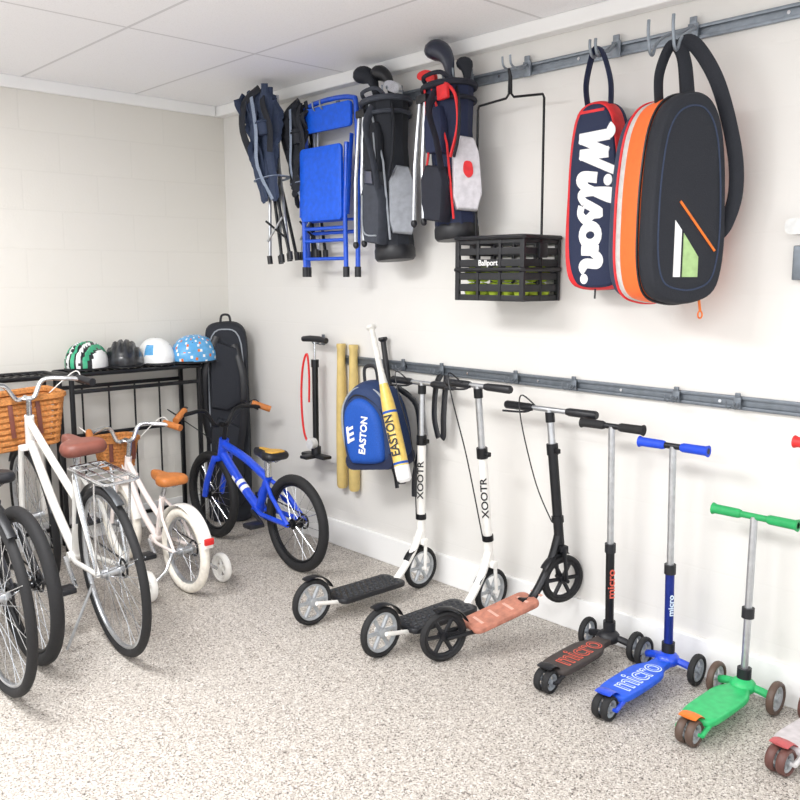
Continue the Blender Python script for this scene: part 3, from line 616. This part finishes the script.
part(t,'panel_seam',G().tube([(p[0]*.8,-.1305,(p[1]-.33)*.86+.33) for p in out],.003,6,closed=True),charcoal)
part(t,'zipper',G().tube([(-.04,-.132,.325),(.095,-.1325,.17)],.0045,6),orangep)
part(t,'printed_stripe',G().prism([(-.055,.085),(-.03,.085),(-.03,.235),(-.055,.265)],-.1325,-.128),whitef)
part(t,'printed_stripe',G().prism([(-.022,.085),(.035,.085),(.035,.15),(-.022,.225)],-.1325,-.128),lime)
part(t,'shoulder_strap',G().tube(crv([(.03,-.05,.65),(.02,-.04,.76),(.03,.0,.84),(.06,-.03,.83),(.10,-.10,.70),(.15,-.13,.5),(.165,-.13,.36),(.15,-.11,.26),(.13,-.09,.22)],7),.024,8,flat=(.2,1),up=(0,1,0)),softblack)
part(t,'shoulder_strap',G().tube(crv([(-.05,-.0,.65),(-.04,.02,.75),(-.0,.02,.84),(.03,.0,.80),(.05,-.0,.66)],7),.018,8,flat=(.2,1),up=(0,1,0)),softblack)
part(t,'zipper_pull',G().tube([(.08,-.08,.02),(.085,-.085,-.03)],.005,6).ring((.085,-.085,-.04),(1,0,0),.012,.003,6,12),orangep)
# ---------------------------------------------------------------- lower wall items
t=hang('bicycle_pump','black floor pump with red hose hanging on the wall','bicycle pump',.985,.09,.49)
part(t,'barrel',G().cyl((0,0,.02),(0,0,.5),.0165).cyl((0,0,.49),(0,0,.53),.021),mat('pump_black','202124',.35,.4))
part(t,'foot_base',G().box((-.0,-.0,.01),(.2,.06,.02),.008).box((0,-.04,.01),(.06,.1,.018),.006).cyl((0,0,.0),(0,0,.06),.027),black)
part(t,'rod',G().cyl((0,0,.53),(0,0,.63),.006),chrome)
part(t,'handle',G().tube([(-.1,0,.635),(-.04,0,.64),(.04,0,.64),(.1,0,.635)],[.015,.017,.017,.015],12),black)
part(t,'gauge',G().cyl((0,-.01,.08),(0,-.045,.08),.03),mat('gauge_face','d8d8d8',.4))
part(t,'hose',G().tube(crv([(.0,-.02,.05),(-.06,-.03,.12),(-.085,-.03,.3),(-.07,-.03,.48),(-.03,-.03,.56),(-.02,-.025,.45),(-.03,-.02,.3)],6),.006,8),redm)
for s in(1.135,1.235):
    t=hang('baseball_bat','pale wooden baseball bat hanging against the wall','baseball bat',s,.032,.34,group='wooden bats on the wall')
    part(t,'barrel',G().lathe([(.022,0),(.029,.012),(.030,.06),(.030,.3),(.028,.45),(.026,.55)]),wood); part(t,'handle',G().lathe([(.026,.55),(.023,.65),(.022,.74),(.025,.755),(.024,.77)]),wood)
t=thing('backpack','blue baseball backpack with white lettering and black straps','backpack',wallM(1.58,.15,.55,12,-8)@Matrix.Diagonal((1,1,.92,1)))
bo=crv2([(-.12,.0),(-.16,.05),(-.17,.2),(-.15,.34),(-.08,.43),(.0,.455),(.08,.43),(.14,.34),(.165,.2),(.155,.05),(.11,.0)],5)
part(t,'body',G().pillow(bo,.2,.42,6),mat('deep_blue_fabric','1f355f',.7,bump=.3,scale=160))
part(t,'base_panel',G().pillow(rrect(.31,.1,.045,4,0,.04),.19,.3,3),navy)
part(t,'front_pocket',G().pillow(crv2([(-.10,.05),(-.12,.18),(-.10,.31),(-.03,.37),(.05,.345),(.105,.25),(.105,.07),(.06,.03),(-.06,.03)],4),.06,.34,4,y0=-.095),bluef)
part(t,'trim_band',G().tube(crv([(-.135,-.07,.06),(-.15,-.07,.2),(-.13,-.07,.33),(-.05,-.075,.41),(.06,-.075,.40),(.13,-.07,.31),(.145,-.07,.15)],5),.012,8,flat=(1,.5)),greymark)
part(t,'zipper',G().tube(crv([(-.11,-.09,.1),(-.125,-.09,.22),(-.105,-.09,.32),(-.04,-.097,.385),(.05,-.097,.36),(.11,-.09,.28),(.115,-.085,.15)],5),.005,6),black)
part(t,'carry_handle',G().tube(crv([(-.04,0,.44),(-.03,0,.52),(.03,0,.52),(.04,0,.44)],5),.01,8,flat=(1,.4)),black)
part(t,'shoulder_strap',G().tube(crv([(.09,.08,.40),(.19,.08,.3),(.2,.06,.1),(.17,.03,-.06),(.16,.02,-.17)],6),.016,8,flat=(1,.25)),black)
part(t,'shoulder_strap',G().tube(crv([(.02,.05,.02),(.04,.05,-.06),(.05,.04,-.13)],6),.012,8,flat=(1,.25)),black)
text(t,'lettering','EASTON',.052,T(V((.012,-.1265,.18)))@RY(12)@RX(90)@RZ(90),whitef,off=.0015)
g=G()
for i in range(3): g.prism([(-.08,.145+.03*i),(-.045,.158+.03*i),(-.045,.173+.03*i),(-.08,.16+.03*i)],-.1275,-.12)
g.prism([(-.087,.14),(-.074,.145),(-.074,.232),(-.087,.226)],-.1275,-.12)
part(t,'emblem',g,whitef)
def metalbat(label,p0,p1,mb,mm,mh,txt=None,rr=.034):
    a=V(p0);b=V(p1); d=(b-a).normalized(); L=(b-a).length
    z=d; y=V((1,0,0)); y=(y-z*y.dot(z)).normalized(); x=y.cross(z); M=Matrix((x,y,z)).transposed().to_4x4(); M.translation=a
    t=thing('baseball_bat',label,'baseball bat',M)
    part(t,'end_cap',G().lathe([(.65*rr,0),(.97*rr,.012),(rr,.04),(rr,L*.1)]),mb)
    part(t,'barrel',G().lathe([(rr,L*.1),(rr,L*.42),(.85*rr,L*.52),(.02,L*.62)]),mm); part(t,'handle',G().lathe([(.02,L*.62),(.0145,L*.7),(.0135,L*.97),(.024,L*.985),(.022,L)]),mh)
    if txt:
        text(t,'lettering',txt,.056,RZ(30)@T(V((0,-rr-.001,L*.29)))@RX(90)@RZ(90),black,off=.0012,sx=.9)
        part(t,'printed_band',G().lathe([(rr*1.01,L*.11),(rr*1.01,L*.125)]),bluef); part(t,'printed_band',G().lathe([(rr*1.01,L*.43),(rr*1.0,L*.445)]),bluef)
metalbat('white and gold baseball bat tucked beside the backpack',(-.27,-1.875,.54),(-.23,-1.60,1.23),whitef,mat('gold_barrel','e4c364',.35,coat=.3),mat('silver_grip','dcdad4',.6),'EASTON',.034)
metalbat('slim black and white baseball bat behind the backpack',(-.05,-1.62,.45),(-.04,-1.47,1.16),black,whitef,black,None,.03)
t=hang('strap_bundle','black padded carrying strap hanging from a hook','strap',1.90,.05,.68)
for sd in(1,-1): part(t,'strap',G().tube(crv([(sd*.02,0,.33),(sd*.03-.01,-.01,.27),(sd*.03-.01,-.02,.14),(sd*.02,-.02,.06),(sd*.01,-.02,.04)],6),.018,8,flat=(1,.4)),black)
t=hang('wall_bracket','small grey steel bracket with pale cover','bracket',3.455,.03,1.50)
part(t,'plate',G().box((0,.01,0),(.03,.03,.11),.004),galvd); part(t,'cover',G().prism(rrect(.07,.05,.02,3,.0,.115),-.03,.025),mat('pale_cover','d9dad9',.5))
# ---------------------------------------------------------------- racks + helmets
def rack(label,x0,x1,z):
    t=thing('storage_rack',label,'rack',T(V(((x0+x1)/2,-.16,0)))); w=x1-x0
    g=G(); n=int(w/.04)
    for i in range(n+1): g.cyl((-w/2+w*i/n,-.115,z),(-w/2+w*i/n,.115,z),.0035,n=6)
    g.tube([(p[0],p[1],z) for p in rrect(w,.24,.02,3)],.011,8,closed=True); g.cyl((-w/2,0,z-.004),(w/2,0,z-.004),.005)
    part(t,'wire_shelf',g,darkmetal)
    for sx in(-1,1):
        for y in(-.1,.11):
            part(t,'leg',G().box((sx*(w/2-.012),y,z/2),(.022,.022,z),.003),darkmetal)
    for zz,y in((z-.09,.11),(z-.36,.11),(.1,.11),(z-.09,-.1)):
        part(t,'crossbar',G().box((0,y,zz),(w,.018,.02),.003),darkmetal)
    n=int(w/.15)
    for i in range(1,n): part(t,'upright_rod',G().cyl((-w/2+w*i/n,.11,.1),(-w/2+w*i/n,.11,z-.09),.0055,n=8),darkmetal)
rack('black metal rack with wire shelf holding helmets',-1.12,-.36,.955)
rack('black metal rack with wire shelf behind the bicycles',-2.35,-1.16,.955)
def helmet(label,x,rz,mats,pat,sc=1.,y=-.15,rounded=False,nb=9,sx=1.):
    t=thing('helmet',label,'helmet',T(V((x,y,.974)))@RZ(rz)@Matrix.Diagonal((sc*sx,sc,sc*.88,1)))
    g=G(); n=60; m=14; vs=[];fs=[];ms=[]
    for i in range(m+1):
        a=rad(-12)+(rad(88)-rad(-12))*i/m
        for j in range(n):
            q=2*pi*j/n; e_=math.cos(a)**.85 if a>0 else math.cos(a); X=.14*e_*math.cos(q); Y=.108*e_*math.sin(q); Z=.145*math.sin(a)+.03
            if X<-.08: Z+=.012*(1 if i<4 else 0)
            b=int((Y+.1)/.2*nb) if not rounded else 0
            k=1.
            if not rounded and i>2 and b%2 and abs(X)<.115: k=.92
            vs.append((X*k,Y*k,Z*(k if Z>0.03 else 1)))
    for i in range(m):
        for j in range(n):
            l=(j+1)%n; fs.append([i*n+j,i*n+l,(i+1)*n+l,(i+1)*n+j])
            c=[sum(vs[e][u] for e in fs[-1])/4 for u in range(3)]; ms.append(pat(c,i,j))
    fs.append([m*n+j for j in range(n)]); ms.append(pat((0,0,.17),m,0)); fs.append(list(range(n))[::-1]); ms.append(len(mats)-1)
    g.add(vs,fs,ms); part(t,'shell',g,mats,ang=60)
    part(t,'brim',G().tube([(.138*math.cos(2*pi*j/30),.107*math.sin(2*pi*j/30),0.002) for j in range(30)],.006,6,closed=True),black)
    if rounded:
        for vx in(-.05,.0,.05):
            part(t,'vent',G().ell((vx,.0,.168-abs(vx)*.25),(.02,.008,.008)),black)
            for sd in(1,-1): part(t,'vent',G().ell((vx,sd*.062,.138-abs(vx)*.25),(.02,.007,.01)),black)
    part(t,'chin_strap',G().tube(crv([(.02,-.098,.0),(.01,-.11,-.0),(.03,-.12,.004),(.06,-.125,.003)],4),.007,6,flat=(.3,1)),black)
gr=mat('helmet_green','3fae82',.35,coat=.4); wt=mat('helmet_white','f4f6f6',.35,coat=.4,var=.03); bk=mat('helmet_black','1e2024',.35,coat=.4)
def bandpat(c,i,j):
    b=int((c[1]+.1)/.2*13); return 2 if b%2 else (0 if (b//2)%2 else 1)
helmet('green, white and black striped bicycle helmet on the rack',-.975,35,[gr,wt,bk],bandpat,.93,nb=13,sx=1.06)
helmet('black vented bicycle helmet on the rack',-.765,60,[mat('helmet_charcoal','2c2f35',.35,coat=.4),bk],lambda c,i,j:1 if int((c[1]+.1)/.2*11)%2 else 0,.93,nb=11)
helmet('white and light blue kids helmet on the rack',-.575,80,[wt,lblue,bk],lambda c,i,j:1 if (j%20<5 and 2<i<8) else 0,.93,rounded=True)
helmet('light blue kids helmet with orange and white dots',-.36,12,[lblue,wt,orangep,bk],lambda c,i,j:(1 if (i*7+j*3)%11==0 else (2 if (i*5+j*2)%17==0 else 0)),1.0,y=-.2,rounded=True,sx=1.08)
# tall black bag
t=thing('long_equipment_bag','tall black padded bag standing upright in the corner','bag',T(V((-.16,-.22,0)))@RZ(-35)@Matrix.Diagonal((1,1,.97,1)))
part(t,'body',G().pillow(crv2([(-.1,.0),(-.125,.1),(-.13,.5),(-.125,.9),(-.12,1.12),(-.1,1.21),(0,1.235),(.08,1.22),(.12,1.14),(.125,.9),(.13,.5),(.125,.1),(.1,.0)],4),.15,.16,4),softblack)
part(t,'front_pocket',G().pillow([(-.09,.12),(-.1,.2),(-.095,.6),(-.05,.66),(.07,.6),(.09,.5),(.09,.14),(.06,.1)],.05,.15,3,y0=-.08),softblack,ang=30); part(t,'front_pocket',G().pillow([(-.09,.72),(-.09,1.05),(-.05,1.12),(.06,1.08),(.09,1.0),(.085,.75),(.0,.7)],.05,.15,3,y0=-.08),softblack,ang=30)
part(t,'zipper',G().tube(crv([(-.09,-.075,.1),(-.1,-.075,.6),(-.09,-.077,1.1),(0,-.075,1.19),(.09,-.077,1.1),(.1,-.075,.6)],5),.004,6),greymark)
part(t,'strap',G().tube(crv([(.05,-.08,1.1),(.1,-.13,.9),(.09,-.12,.6),(.05,-.09,.4)],5),.02,8,flat=(1,.25)),black); part(t,'strap',G().tube(crv([(-.05,-.09,1.15),(-.12,-.13,.95),(-.13,-.1,.7),(-.1,-.08,.5)],5),.02,8,flat=(1,.25)),black)
part(t,'handle',G().tube(crv([(-.03,-.02,1.22),(-.02,-.02,1.27),(.02,-.02,1.27),(.03,-.02,1.22)],5),.007,8),black)
